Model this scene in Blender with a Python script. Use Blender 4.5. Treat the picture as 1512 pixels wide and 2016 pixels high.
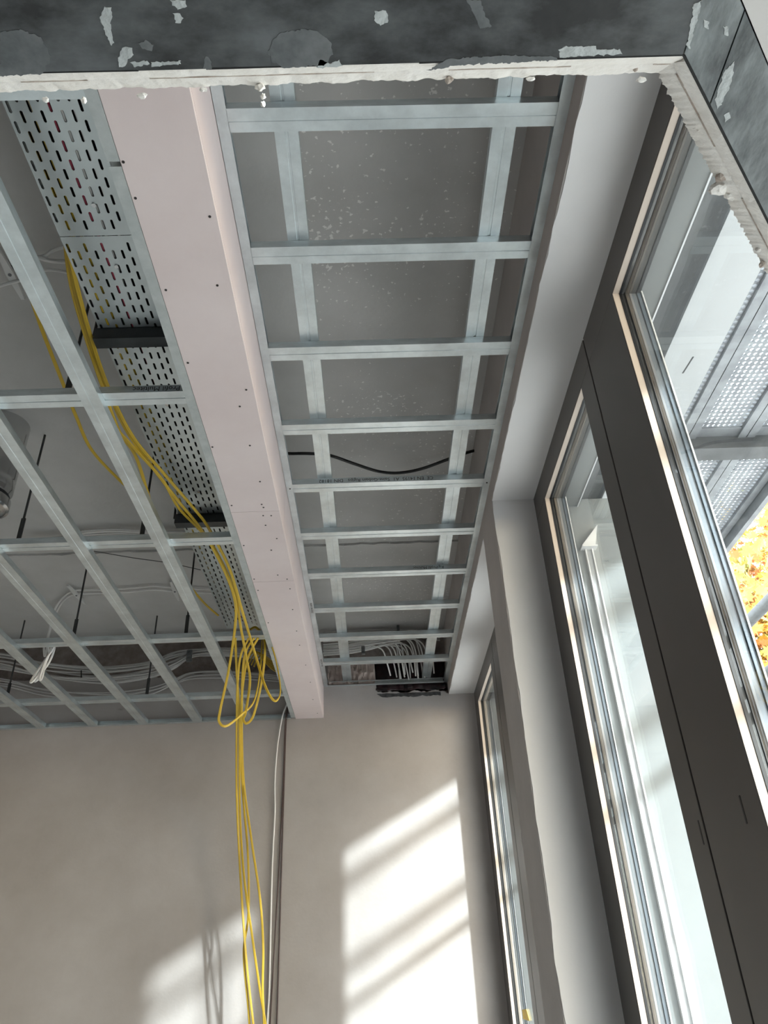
import bpy, bmesh, math, random
import numpy as np
from mathutils import Vector, Matrix, noise as mnoise

random.seed(7)
SC = bpy.context.scene
COL = SC.collection
for o in list(bpy.data.objects):
    bpy.data.objects.remove(o)

# ------------------------------------------------------------------ camera
FPX = 1489.907                       # focal length in pixels of a 1512 x 2016 frame
PPX, PPY = 756.0, 1008.0
def _dir(v):
    a = np.array([v[0]-PPX, -(v[1]-PPY), -FPX]); return a/np.linalg.norm(a)
_up = _dir((646, -1339)); _fw = _dir((752, 1954)); _rt = np.cross(_fw, _up); _up = np.cross(_rt, _fw)
RM = np.stack([_rt, _fw, _up], 1)    # camera axes <- world axes
CAMP = np.array([0, 0, 1.65])
cam = bpy.data.objects.new('camera', bpy.data.cameras.new('camera'))
COL.objects.link(cam)
cam.data.sensor_fit = 'VERTICAL'; cam.data.sensor_height = 36.0
cam.data.lens = FPX/2016*36.0
cam.data.clip_start = 0.02; cam.data.clip_end = 200
m4 = Matrix(RM.T.tolist()).to_4x4(); m4.translation = Vector(CAMP)
cam.matrix_world = m4
SC.camera = cam

# ------------------------------------------------------------------ light
SC.view_settings.view_transform = 'Standard'
SC.view_settings.look = 'None'
SC.view_settings.gamma = 1.0
SC.view_settings.use_curve_mapping = False
SC.view_settings.exposure = 0.85
SUN_DIR = Vector((-1.18, 1.0, -0.649)).normalized()      # travels into the room
world = bpy.data.worlds.new('world'); SC.world = world; world.use_nodes = True
wn = world.node_tree; wn.nodes.clear()
wo = wn.nodes.new('ShaderNodeOutputWorld'); wb = wn.nodes.new('ShaderNodeBackground')
sky = wn.nodes.new('ShaderNodeTexSky'); sky.sky_type = 'NISHITA'; sky.sun_disc = False
sky.sun_elevation = math.radians(22); sky.sun_rotation = math.atan2(1.18, -1.0)
sky.air_density = 1.0; sky.dust_density = 1.0; sky.ozone_density = 1.0
mixw = wn.nodes.new('ShaderNodeMix'); mixw.data_type = 'RGBA'
mixw.inputs[0].default_value = 0.9
wn.links.new(sky.outputs[0], mixw.inputs[6]); mixw.inputs[7].default_value = (1.0, 0.99, 0.99, 1)
SKY_STRENGTH = 2.75
wb.inputs[1].default_value = SKY_STRENGTH
wn.links.new(mixw.outputs[2], wb.inputs[0]); wn.links.new(wb.outputs[0], wo.inputs[0])
sund = bpy.data.lights.new('sun', 'SUN'); sund.energy = 5.6; sund.angle = math.radians(1.9)
sund.color = (0.95, 1.0, 1.03)
sun = bpy.data.objects.new('sun', sund); COL.objects.link(sun)
sun.rotation_euler = SUN_DIR.to_track_quat('-Z', 'Y').to_euler()
sun.location = (20, -18, 14)
def portal(name, loc, rot, sx, sy):
    l = bpy.data.lights.new(name, 'AREA'); l.shape = 'RECTANGLE'; l.size = sx; l.size_y = sy
    l.cycles.is_portal = True
    o = bpy.data.objects.new(name, l); COL.objects.link(o); o.location = loc; o.rotation_euler = rot
portal('portal_right', (1.07, 1.0, 1.75), (0, math.radians(90), 0), 3.3, 8.0)
SC.cycles.use_denoising = True
SC.cycles.max_bounces = 7; SC.cycles.diffuse_bounces = 4; SC.cycles.glossy_bounces = 3
SC.cycles.use_adaptive_sampling = True; SC.cycles.adaptive_threshold = 0.03
SC.cycles.transparent_max_bounces = 12
SC.cycles.caustics_reflective = False; SC.cycles.caustics_refractive = False
SC.cycles.sample_clamp_indirect = 8.0

# ------------------------------------------------------------------ dimensions
HL, HB, HS, HC = 3.45, 3.233, 3.369, 3.85      # ladder frame, main grid / box, window head, slab
XW, XF, YE = 0.525, 0.70, 5.071                # wall face, window face, end wall
BZ = 2.35                                      # underside of the cut board near the camera

def ray(px, py):
    return RM.T @ np.array([px-PPX, -(py-PPY), -FPX])
def on_z(px, py, z):
    r = ray(px, py); return Vector(CAMP + r*((z-CAMP[2])/r[2]))
def on_y(px, py, y):
    r = ray(px, py); return Vector(CAMP + r*((y-CAMP[1])/r[1]))
def on_x(px, py, x):
    r = ray(px, py); return Vector(CAMP + r*((x-CAMP[0])/r[0]))

# ------------------------------------------------------------------ materials
def nd(nt, t, **kw):
    n = nt.nodes.new(t)
    for k, v in kw.items(): setattr(n, k, v)
    return n
def mat(name, col, rough=0.6, metal=0.0, var=0.0, vscale=6.0, col2=None, bump=0.0, bscale=40.0,
        spec=0.5, stretch=None, fleck=None, detail=5.0, contrast=(0.35, 0.65), rvar=0.0):
    m = bpy.data.materials.new(name); m.use_nodes = True; nt = m.node_tree
    b = nt.nodes['Principled BSDF']
    b.inputs['Roughness'].default_value = rough; b.inputs['Metallic'].default_value = metal
    b.inputs['Specular IOR Level'].default_value = spec
    c4 = (*col, 1)
    b.inputs['Base Color'].default_value = c4
    tc = nd(nt, 'ShaderNodeTexCoord'); mp = nd(nt, 'ShaderNodeMapping')
    nt.links.new(tc.outputs['Object'], mp.inputs[0])
    if stretch: mp.inputs['Scale'].default_value = stretch
    last = None
    if var or col2:
        nz = nd(nt, 'ShaderNodeTexNoise'); nz.inputs['Scale'].default_value = vscale
        nz.inputs['Detail'].default_value = detail; nz.inputs['Roughness'].default_value = 0.62
        nt.links.new(mp.outputs[0], nz.inputs[0])
        rp = nd(nt, 'ShaderNodeValToRGB')
        rp.color_ramp.elements[0].position, rp.color_ramp.elements[1].position = contrast
        c2 = col2 if col2 else tuple(min(1, x*(1+var)) for x in col)
        c1 = col if col2 else tuple(x*(1-var) for x in col)
        rp.color_ramp.elements[0].color = (*c1, 1); rp.color_ramp.elements[1].color = (*c2, 1)
        nt.links.new(nz.outputs[0], rp.inputs[0]); last = rp.outputs[0]
        if rvar:
            mr = nd(nt, 'ShaderNodeMapRange'); mr.inputs[3].default_value = rough-rvar; mr.inputs[4].default_value = rough+rvar
            nt.links.new(nz.outputs[0], mr.inputs[0]); nt.links.new(mr.outputs[0], b.inputs['Roughness'])
    if fleck:
        fcol, fscale, fth = fleck
        vz = nd(nt, 'ShaderNodeTexNoise'); vz.inputs['Scale'].default_value = fscale; vz.inputs['Detail'].default_value = 2.0
        nt.links.new(mp.outputs[0], vz.inputs[0])
        big = nd(nt, 'ShaderNodeTexNoise'); big.inputs['Scale'].default_value = 2.2; big.inputs['Detail'].default_value = 2.0
        nt.links.new(mp.outputs[0], big.inputs[0])
        add = nd(nt, 'ShaderNodeMath', operation='MULTIPLY_ADD'); add.inputs[1].default_value = 0.25
        nt.links.new(big.outputs[0], add.inputs[0]); nt.links.new(vz.outputs[0], add.inputs[2])
        rr = nd(nt, 'ShaderNodeValToRGB'); rr.color_ramp.elements[0].position = fth; rr.color_ramp.elements[1].position = fth+0.04
        nt.links.new(add.outputs[0], rr.inputs[0])
        mx = nd(nt, 'ShaderNodeMix', data_type='RGBA')
        sx = nd(nt, 'ShaderNodeSeparateXYZ'); nt.links.new(tc.outputs['Object'], sx.inputs[0])
        gt = nd(nt, 'ShaderNodeMath', operation='GREATER_THAN'); gt.inputs[1].default_value = -0.2
        nt.links.new(sx.outputs[0], gt.inputs[0])
        ml = nd(nt, 'ShaderNodeMath', operation='MULTIPLY'); nt.links.new(gt.outputs[0], ml.inputs[0]); nt.links.new(rr.outputs[0], ml.inputs[1])
        nt.links.new(ml.outputs[0], mx.inputs[0])
        if last: nt.links.new(last, mx.inputs[6])
        else: mx.inputs[6].default_value = c4
        mx.inputs[7].default_value = (*fcol, 1); last = mx.outputs[2]
    if last: nt.links.new(last, b.inputs['Base Color'])
    if bump:
        bz = nd(nt, 'ShaderNodeTexNoise'); bz.inputs['Scale'].default_value = bscale; bz.inputs['Detail'].default_value = 4.0
        nt.links.new(mp.outputs[0], bz.inputs[0])
        bp = nd(nt, 'ShaderNodeBump'); bp.inputs['Strength'].default_value = bump; bp.inputs['Distance'].default_value = 0.01
        nt.links.new(bz.outputs[0], bp.inputs['Height']); nt.links.new(bp.outputs[0], b.inputs['Normal'])
    return m
def glass_mat():
    m = bpy.data.materials.new('window_glass'); m.use_nodes = True; nt = m.node_tree; nt.nodes.clear()
    out = nd(nt, 'ShaderNodeOutputMaterial'); mx = nd(nt, 'ShaderNodeMixShader')
    tr = nd(nt, 'ShaderNodeBsdfTransparent'); tr.inputs[0].default_value = (0.93, 0.955, 0.945, 1)
    gl = nd(nt, 'ShaderNodeBsdfGlossy'); gl.inputs['Roughness'].default_value = 0.0; gl.inputs[0].default_value = (0.95, 0.97, 0.97, 1)
    lw = nd(nt, 'ShaderNodeLayerWeight'); lw.inputs[0].default_value = 0.5
    pw = nd(nt, 'ShaderNodeMath', operation='POWER'); pw.inputs[1].default_value = 4.5
    sc = nd(nt, 'ShaderNodeMath', operation='MULTIPLY_ADD'); sc.inputs[1].default_value = 0.90; sc.inputs[2].default_value = 0.06
    # smears of dust on the pane: a faint diffuse film
    df = nd(nt, 'ShaderNodeBsdfDiffuse'); df.inputs[0].default_value = (0.75, 0.78, 0.78, 1)
    tc = nd(nt, 'ShaderNodeTexCoord'); nz = nd(nt, 'ShaderNodeTexNoise'); nz.inputs['Scale'].default_value = 3.0; nz.inputs['Detail'].default_value = 8
    rr = nd(nt, 'ShaderNodeMapRange'); rr.inputs[1].default_value = 0.45; rr.inputs[2].default_value = 0.8
    rr.inputs[3].default_value = 0.0; rr.inputs[4].default_value = 0.07
    m2 = nd(nt, 'ShaderNodeMixShader')
    L = nt.links.new
    L(lw.outputs['Facing'], pw.inputs[0]); L(pw.outputs[0], sc.inputs[0]); L(sc.outputs[0], mx.inputs[0])
    L(tc.outputs['Object'], nz.inputs[0]); L(nz.outputs[0], rr.inputs[0]); L(rr.outputs[0], m2.inputs[0])
    L(tr.outputs[0], m2.inputs[1]); L(df.outputs[0], m2.inputs[2])
    L(m2.outputs[0], mx.inputs[1]); L(gl.outputs[0], mx.inputs[2]); L(mx.outputs[0], out.inputs[0])
    return m
M = {}
M['galv'] = mat('galvanised_steel', (0.70, 0.76, 0.78), 0.36, 0.9, var=0.12, vscale=9, stretch=(1, 1, 4), rvar=0.08)
M['galv_old'] = mat('weathered_galvanised_steel', (0.46, 0.50, 0.50), 0.5, 0.45, col2=(0.58, 0.61, 0.61), vscale=22, contrast=(0.35, 0.7))
M['tray'] = mat('tray_steel', (0.60, 0.65, 0.66), 0.36, 0.75, var=0.08, vscale=4, rvar=0.06)
M['tray_dark'] = mat('tray_bracket_steel', (0.07, 0.075, 0.078), 0.35, 0.5, var=0.15, vscale=8)
M['print'] = mat('black_ink', (0.02, 0.02, 0.022), 0.6)
M['concrete'] = mat('concrete_slab', (0.52, 0.515, 0.50), 0.85, col2=(0.66, 0.65, 0.64), vscale=1.6, bump=0.15, bscale=30,
                    fleck=((0.88, 0.87, 0.85), 62, 0.795), contrast=(0.3, 0.7), detail=7)
M['concrete_rough'] = mat('rough_mortar', (0.22, 0.185, 0.17), 0.95, col2=(0.36, 0.31, 0.285), vscale=12, bump=0.9, bscale=18)
M['plaster'] = mat('raw_plaster', (0.435, 0.40, 0.38), 0.9, col2=(0.56, 0.53, 0.52), vscale=1.7, bump=0.06, bscale=60, contrast=(0.3, 0.72), detail=8)
M['plaster_grey'] = mat('grey_plaster', (0.50, 0.47, 0.455), 0.9, var=0.06, vscale=4, bump=0.08, bscale=60)
M['white_skim'] = mat('white_skim_coat', (0.80, 0.79, 0.79), 0.75, var=0.02, vscale=3, bump=0.03, bscale=80)
M['pink'] = mat('pink_plasterboard', (0.745, 0.635, 0.625), 0.85, col2=(0.80, 0.695, 0.685), vscale=3, detail=6, bump=0.02, bscale=120)
M['gypsum'] = mat('gypsum_core', (0.87, 0.83, 0.775), 0.95, col2=(0.93, 0.90, 0.86), vscale=25, bump=0.25, bscale=70)
M['gypsum_brown'] = mat('stained_gypsum', (0.40, 0.32, 0.27), 0.95, col2=(0.62, 0.55, 0.49), vscale=45, bump=0.6, bscale=60)
M['seam'] = mat('dark_seam', (0.02, 0.02, 0.02), 0.9)
M['black_board'] = mat('smeared_black_board', (0.020, 0.021, 0.022), 0.36, col2=(0.135, 0.145, 0.15), vscale=13, detail=9, contrast=(0.40, 0.70), bump=0.12, bscale=26, rvar=0.1, stretch=(0.75, 1.3, 1))
M['grey_board'] = mat('smeared_grey_board', (0.06, 0.068, 0.07), 0.36, col2=(0.30, 0.33, 0.335), vscale=17, detail=8, contrast=(0.35, 0.75), bump=0.15, bscale=30, stretch=(1.6, 0.7, 1))
M['smear'] = mat('plaster_smear', (0.50, 0.53, 0.53), 0.7, var=0.12, vscale=60, bump=0.3, bscale=90)
M['smear_grey'] = mat('thin_plaster_smear', (0.105, 0.115, 0.118), 0.55, col2=(0.17, 0.18, 0.185), vscale=50, detail=7)
M['light_board'] = mat('light_board', (0.66, 0.64, 0.62), 0.8, var=0.04, vscale=5)
M['frame'] = mat('umber_window_frame', (0.105, 0.095, 0.090), 0.42, var=0.04, vscale=3)
M['bead'] = mat('beige_glazing_bead', (0.62, 0.53, 0.455), 0.6, var=0.03, vscale=5)
M['gasket'] = mat('black_gasket', (0.012, 0.013, 0.016), 0.5)
M['alu'] = mat('anodised_outer_frame', (0.13, 0.165, 0.205), 0.45, 0.1, var=0.1, vscale=30, stretch=(60, 60, 0.5))
M['alu_white'] = mat('white_outer_edge', (0.80, 0.81, 0.82), 0.5)
M['glass'] = glass_mat()
M['yellow'] = mat('yellow_cable_sheath', (0.66, 0.44, 0.035), 0.45, var=0.06, vscale=8)
M['white_cable'] = mat('white_cable_sheath', (0.86, 0.85, 0.83), 0.5)
M['grey_cable'] = mat('grey_cable_sheath', (0.62, 0.61, 0.60), 0.55, var=0.1, vscale=3)
M['black_cable'] = mat('black_cable_sheath', (0.012, 0.012, 0.013), 0.4)
M['brown_cable'] = mat('brown_cable_sheath', (0.075, 0.045, 0.042), 0.5)
M['red_cable'] = mat('red_cable_sheath', (0.42, 0.05, 0.09), 0.5)
M['green_cable'] = mat('green_cable_sheath', (0.10, 0.17, 0.09), 0.5)
M['clip_white'] = mat('pale_plastic', (0.74, 0.74, 0.73), 0.5)
M['clip_grey'] = mat('grey_plastic', (0.16, 0.165, 0.17), 0.5)
M['rod'] = mat('dark_rod', (0.06, 0.06, 0.06), 0.6, 0.3)
M['chrome'] = mat('duct_metal', (0.62, 0.62, 0.62), 0.18, 0.95, var=0.05, vscale=4)
M['screw'] = mat('dark_screw', (0.025, 0.02, 0.02), 0.6)
M['foil'] = mat('black_foil', (0.014, 0.012, 0.014), 0.3, col2=(0.05, 0.02, 0.025), vscale=20, bump=0.8, bscale=14)
M['floor'] = mat('screed_floor', (0.40, 0.40, 0.395), 0.8, var=0.08, vscale=2)
M['scaffold'] = mat('scaffold_steel', (0.40, 0.42, 0.44), 0.5, 0.45, col2=(0.26, 0.27, 0.29), vscale=14, contrast=(0.35, 0.65), detail=7)
M['scaffold_dark'] = mat('scaffold_tube_steel', (0.13, 0.135, 0.14), 0.5, 0.4, var=0.2, vscale=12)
M['white_panel'] = mat('white_panel', (0.60, 0.62, 0.63), 0.6, var=0.03, vscale=2)
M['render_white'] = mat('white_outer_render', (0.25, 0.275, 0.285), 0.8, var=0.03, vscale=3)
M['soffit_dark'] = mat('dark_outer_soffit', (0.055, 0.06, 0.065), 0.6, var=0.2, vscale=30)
M['facade'] = mat('outer_soffit', (0.22, 0.23, 0.225), 0.8, var=0.1, vscale=4)
M['paving'] = mat('outdoor_paving', (0.50, 0.49, 0.47), 0.85, var=0.1, vscale=1)
M['bark'] = mat('grey_bark', (0.17, 0.155, 0.13), 0.9, col2=(0.30, 0.28, 0.25), vscale=9, bump=0.6, bscale=20)
M['leaf_yellow'] = mat('yellow_leaf', (0.75, 0.50, 0.10), 0.6)
M['leaf_orange'] = mat('orange_leaf', (0.70, 0.29, 0.10), 0.6)
M['leaf_green'] = mat('green_leaf', (0.38, 0.46, 0.12), 0.6)
M['tape'] = mat('yellow_tape', (0.85, 0.58, 0.10), 0.6)

# ------------------------------------------------------------------ helpers
class MB:
    def __init__(s): s.v = []; s.f = []
    def poly(s, pts):
        n = len(s.v); s.v += [tuple(p) for p in pts]; s.f.append(tuple(range(n, n+len(pts))))
    def box(s, x0, x1, y0, y1, z0, z1):
        n = len(s.v)
        s.v += [(x, y, z) for x in (x0, x1) for y in (y0, y1) for z in (z0, z1)]
        for q in ((0, 1, 3, 2), (4, 6, 7, 5), (0, 4, 5, 1), (2, 3, 7, 6), (0, 2, 6, 4), (1, 5, 7, 3)):
            s.f.append(tuple(n+i for i in q))
        return s
    def extrude(s, prof, a, b, u, w, closed=True):
        """profile points (p,q) along axes u,w swept from point a to b"""
        n = len(s.v); k = len(prof)
        u, w = Vector(u), Vector(w)
        for c in (Vector(a), Vector(b)):
            s.v += [tuple(c+u*p+w*q) for p, q in prof]
        for i in range(k if closed else k-1):
            j = (i+1) % k; s.f.append((n+i, n+j, n+k+j, n+k+i))
        if closed:
            s.f.append(tuple(n+i for i in reversed(range(k)))); s.f.append(tuple(n+k+i for i in range(k)))
        return s
    def prism(s, pts, d):
        """closed planar outline pts thickened by vector d"""
        n = len(s.v); k = len(pts); d = Vector(d)
        s.v += [tuple(p) for p in pts] + [tuple(Vector(p)+d) for p in pts]
        s.f.append(tuple(range(n, n+k))); s.f.append(tuple(n+k+i for i in reversed(range(k))))
        for i in range(k):
            j = (i+1) % k; s.f.append((n+i, n+k+i, n+k+j, n+j))
        return s
    def sweep(s, pts, ring, up=(0, 0, 1)):
        """ring: list of (p,q) offsets carried along pts with a transported frame"""
        pts = [Vector(p) for p in pts]; n0 = len(s.v); k = len(ring)
        t0 = (pts[1]-pts[0]).normalized(); side = t0.cross(Vector(up))
        if side.length < 1e-3: side = t0.cross(Vector((1, 0, 0)))
        side.normalize()
        for i, p in enumerate(pts):
            t = (pts[min(i+1, len(pts)-1)]-pts[max(i-1, 0)]).normalized()
            side = (side-t*side.dot(t)).normalized(); nn = side.cross(t)
            s.v += [tuple(p+side*a+nn*b) for a, b in ring]
        for i in range(len(pts)-1):
            for j in range(k):
                a = n0+i*k+j; b = n0+i*k+(j+1) % k
                s.f.append((a, b, b+k, a+k))
        s.f.append(tuple(n0+j for j in reversed(range(k)))); s.f.append(tuple(n0+(len(pts)-1)*k+j for j in range(k)))
        return s
    def mesh(s, name, smooth=False):
        me = bpy.data.meshes.new(name); me.from_pydata(s.v, [], s.f); me.update()
        bm = bmesh.new(); bm.from_mesh(me); bmesh.ops.recalc_face_normals(bm, faces=bm.faces); bm.to_mesh(me); bm.free()
        if smooth:
            me.polygons.foreach_set('use_smooth', [True]*len(me.polygons))
            try: me.set_sharp_from_angle(angle=math.radians(45))
            except Exception: pass
        return me
    def build(s, name, m, parent=None, smooth=False):
        return link(name, s.mesh(name, smooth), m, parent)
def link(name, me, m=None, parent=None):
    if m is not None and not me.materials: me.materials.append(M[m] if isinstance(m, str) else m)
    o = bpy.data.objects.new(name, me); COL.objects.link(o)
    if parent is not None: o.parent = parent
    return o
def tag(o, label, cat, group=None):
    o['label'] = label; o['category'] = cat
    if group: o['group'] = group
    return o
def thing(name, label, cat, group=None):
    o = bpy.data.objects.new(name, None); COL.objects.link(o); o.empty_display_size = 0.05
    return tag(o, label, cat, group)
def struct(o):
    o['kind'] = 'structure'; return o
def base(o, loc):
    """move an Empty to the base of its thing, parts keep their place"""
    o.location = loc
    for c in o.children: c.matrix_parent_inverse = Matrix.Translation(-Vector(loc))
def circle(r, n=8): return [(r*math.cos(2*math.pi*i/n), r*math.sin(2*math.pi*i/n)) for i in range(n)]
def duplex(r):
    pts = []
    for i in range(8):
        a = math.radians(-125+250*i/7); pts.append((r*0.93+r*math.cos(a), r*math.sin(a)))
    for i in range(8):
        a = math.radians(55+250*i/7); pts.append((-r*0.93+r*math.cos(a), r*math.sin(a)))
    return pts
def smooth_path(pts, sub=8):
    pts = [Vector(p) for p in pts]; out = []
    for i in range(len(pts)-1):
        p0 = pts[max(i-1, 0)]; p1 = pts[i]; p2 = pts[i+1]; p3 = pts[min(i+2, len(pts)-1)]
        for k in range(sub):
            t = k/sub
            out.append(0.5*((2*p1)+(p2-p0)*t+(2*p0-5*p1+4*p2-p3)*t*t+(3*p1-p0-3*p2+p3)*t**3))
    out.append(pts[-1]); return out
def cable(name, pts, ring, m, label, cat='cable', group=None, sub=8, up=(0, 0, 1), parent=None):
    mb = MB(); mb.sweep(smooth_path(pts, sub), ring, up)
    o = mb.build(name, m, parent, smooth=True)
    if parent is None: tag(o, label, cat, group)
    return o
def jag(t, amp, f=40.0, seed=0.0):
    return amp*(mnoise.noise(Vector((t*f, seed, 0.3)))+0.5*mnoise.noise(Vector((t*f*2.7, seed+5, 1.3)))+0.3*mnoise.noise(Vector((t*f*6.1, seed+9, 2.3))))
def lump(name, c, r, m, parent=None, seed=0, squash=(1, 1, 1)):
    bm = bmesh.new(); bmesh.ops.create_icosphere(bm, subdivisions=2, radius=1)
    for v in bm.verts:
        k = 1+0.45*mnoise.noise(v.co*1.7+Vector((seed, 0, 0)))+0.2*mnoise.noise(v.co*4+Vector((0, seed, 0)))
        v.co = Vector((v.co.x*squash[0], v.co.y*squash[1], v.co.z*squash[2]))*r*k+Vector(c)
    me = bpy.data.meshes.new(name); bm.to_mesh(me); bm.free()
    return link(name, me, m, parent)

# ------------------------------------------------------------------ room shell
XL, YB = -5.0, -3.6
struct(MB().box(XL-0.3, 0.95, YB-0.3, YE+0.4, -0.2, 0.0).build('floor', 'floor'))
slab = struct(MB().box(XL-0.3, 0.95, YB-0.3, 3.795, HC, HC+0.25).build('ceiling', 'concrete'))
mb = MB()                                             # second pour of the slab starts at a ragged edge
xs = np.linspace(XL-0.3, 0.95, 260)
low = [(x, 3.795+jag(x, 0.012, 14), HC-0.012) for x in xs]
mb.prism(low+[(0.95, YE+0.4, HC-0.012), (XL-0.3, YE+0.4, HC-0.012)], (0, 0, 0.26))
struct(mb.build('ceiling_pour', 'concrete', slab))

# end wall: rough base, plaster coat with a torn upper edge, a broken-out recess
wall_end = struct(MB().box(XL-0.3, 0.02, YE+0.018, YE+0.4, 0, HC).box(0.02, 0.52, YE+0.018, YE+0.4, 0, 3.395)
                  .box(0.02, 0.52, YE+0.018, YE+0.4, 3.66, HC).box(0.52, 0.95, YE+0.018, YE+0.4, 0, HC)
                  .box(0.02, 0.52, YE+0.25, YE+0.4, 3.395, 3.66).build('wall_end', 'concrete_rough'))
mb = MB(); top = []
for x in np.linspace(XL-0.3, -0.30, 300): top.append((x, YE, 3.575+jag(x, 0.035, 5, 3)))
for x in np.linspace(-0.30, 0.02, 30): top.append((x, YE, 3.60+jag(x, 0.01, 20, 3)))
top.append((0.03, YE, 3.42))
for x in np.linspace(0.035, 0.50, 60): top.append((x, YE, 3.392+jag(x, 0.020, 16, 8)))
top += [(0.512, YE, 3.372), (0.70, YE, 3.370)]
mb.prism(top+[(0.70, YE, 0), (XL-0.3, YE, 0)], (0, 0.018, 0))
mb.build('plaster_coat', 'plaster', wall_end)
# foam filling beside the recess and black foil hanging in it
mb = MB(); nx, nz = 40, 12
for i in range(nx+1):
    for j in range(nz+1):
        x = -0.305+0.325*i/nx; z = 3.46+0.15*j/nz
        mb.v.append((x, YE-0.012-0.02*mnoise.noise(Vector((x*40, z*16, 1)))-0.012*mnoise.noise(Vector((x*90, z*50, 5))), z))
for i in range(nx):
    for j in range(nz):
        a = i*(nz+1)+j; mb.f.append((a, a+nz+1, a+nz+2, a+1))
mb.prism([(-0.305, YE-0.004, 3.46), (0.02, YE-0.004, 3.46), (0.02, YE-0.004, 3.61), (-0.305, YE-0.004, 3.61)], (0, 0.01, 0))
mb.build('mortar_filling', mat('pinkish_mortar', (0.50, 0.41, 0.375), 0.95, col2=(0.60, 0.51, 0.47), vscale=20), wall_end, smooth=True)
mb = MB(); nx, nz = 60, 14
for i in range(nx+1):
    for j in range(nz+1):
        x = 0.025+0.485*i/nx; t = j/nz
        z = 3.64-(0.238+jag(x, 0.012, 18, 2))*t
        mb.v.append((x, YE+0.09*(1-t)-0.004-0.02*mnoise.noise(Vector((x*26, z*20, 4)))*(0.3+t*0.7), z))
for i in range(nx):
    for j in range(nz):
        a = i*(nz+1)+j; mb.f.append((a, a+nz+1, a+nz+2, a+1))
fo = mb.build('torn_foil', 'foil', None, smooth=True)
sol = fo.modifiers.new('t', 'SOLIDIFY'); sol.thickness = 0.002
tag(fo, 'crumpled black foil hanging from the broken hole in the end wall', 'foil')
mb = MB()                                             # grey flap below the recess
ft = [(x, YE-0.003, 3.384+jag(x, 0.003, 20, 1)) for x in np.linspace(0.03, 0.47, 40)]
fb = [(x, YE-0.010, 3.358+jag(x, 0.010, 16, 6)) for x in np.linspace(0.47, 0.06, 40)]
mb.prism(ft+fb, (0, 0.003, 0))
tag(mb.build('foil_flap', mat('grey_membrane', (0.10, 0.10, 0.105), 0.5, var=0.4, vscale=30)), 'torn grey membrane flap stuck below the hole in the end wall', 'membrane')

# back and left walls
struct(MB().box(XL-0.3, 0.95, YB-0.3, YB, 0, HC).build('wall_back', 'plaster'))
struct(MB().box(XL-0.3, XL, YB, YE, 0, HC).build('wall_left', 'plaster'))

# window wall: lintel, piers, white skim coat with ragged inner edges
wall_r = struct(MB().box(XW, 0.95, YB, YE+0.02, HS, HC).box(XW, 0.95, 2.647, 2.955, 0, HS).box(XW, 0.95, YB, -0.75, 0, HS).build('wall_right', 'plaster_grey'))
MB().box(0.802, 0.874, -0.75, 2.640, HS-0.045, HS-0.001).box(0.802, 0.874, 2.962, YE+0.3, HS-0.045, HS-0.001).build('outer_soffit', 'facade', wall_r)
MB().box(0.874, 0.879, -0.75, YE+0.3, HS-0.050, HS-0.001).build('drip_edge', 'alu_white', wall_r)
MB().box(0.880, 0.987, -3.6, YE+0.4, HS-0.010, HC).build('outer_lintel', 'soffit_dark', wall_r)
MB().box(0.802, 1.06, 2.640, 2.962, -0.4, HS-0.012).build('outer_render', 'render_white', wall_r)
MB().box(0.802, 1.06, YE+0.001, YE+0.4, -0.4, HS-0.012).build('outer_render', 'render_white', wall_r)
def ragged_plate(name, n, p0, p1, inward, width, thick, m, amp, seed, parent, f=9.0):
    """plate lying on a surface: runs p0->p1, ragged along that line, reaches `width` along -inward"""
    p0, p1, inward, thick = Vector(p0), Vector(p1), Vector(inward), Vector(thick)
    L = (p1-p0).length; a = []; 
    for i in range(n+1):
        t = i/n; a.append(tuple(p0.lerp(p1, t)+inward*(jag(t*L, amp, f, seed)-amp*0.4)))
    b = [tuple(p1-inward*width), tuple(p0-inward*width)]
    mb = MB(); mb.prism(a+b, thick); return mb.build(name, m, parent)
ragged_plate('skim_coat', 160, (XW, -0.75, HS), (XW, 2.647, HS), (-1, 0, 0), 0.19, (0, 0, -0.003), 'white_skim', 0.004, 1, wall_r)
ragged_plate('skim_coat', 120, (XW, 2.955, HS), (XW, YE, HS), (-1, 0, 0), 0.19, (0, 0, -0.003), 'white_skim', 0.004, 5, wall_r)
ragged_plate('skim_coat', 160, (XW, 2.647, 0), (XW, 2.647, HS), (-1, 0, 0), 0.19, (0, -0.003, 0), 'white_skim', 0.005, 7, wall_r, f=5)
ragged_plate('skim_coat', 40, (XW, 2.955, 0), (XW, 2.955, HS), (-1, 0, 0), 0.19, (0, 0.003, 0), 'white_skim', 0.003, 9, wall_r, f=5)

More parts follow.
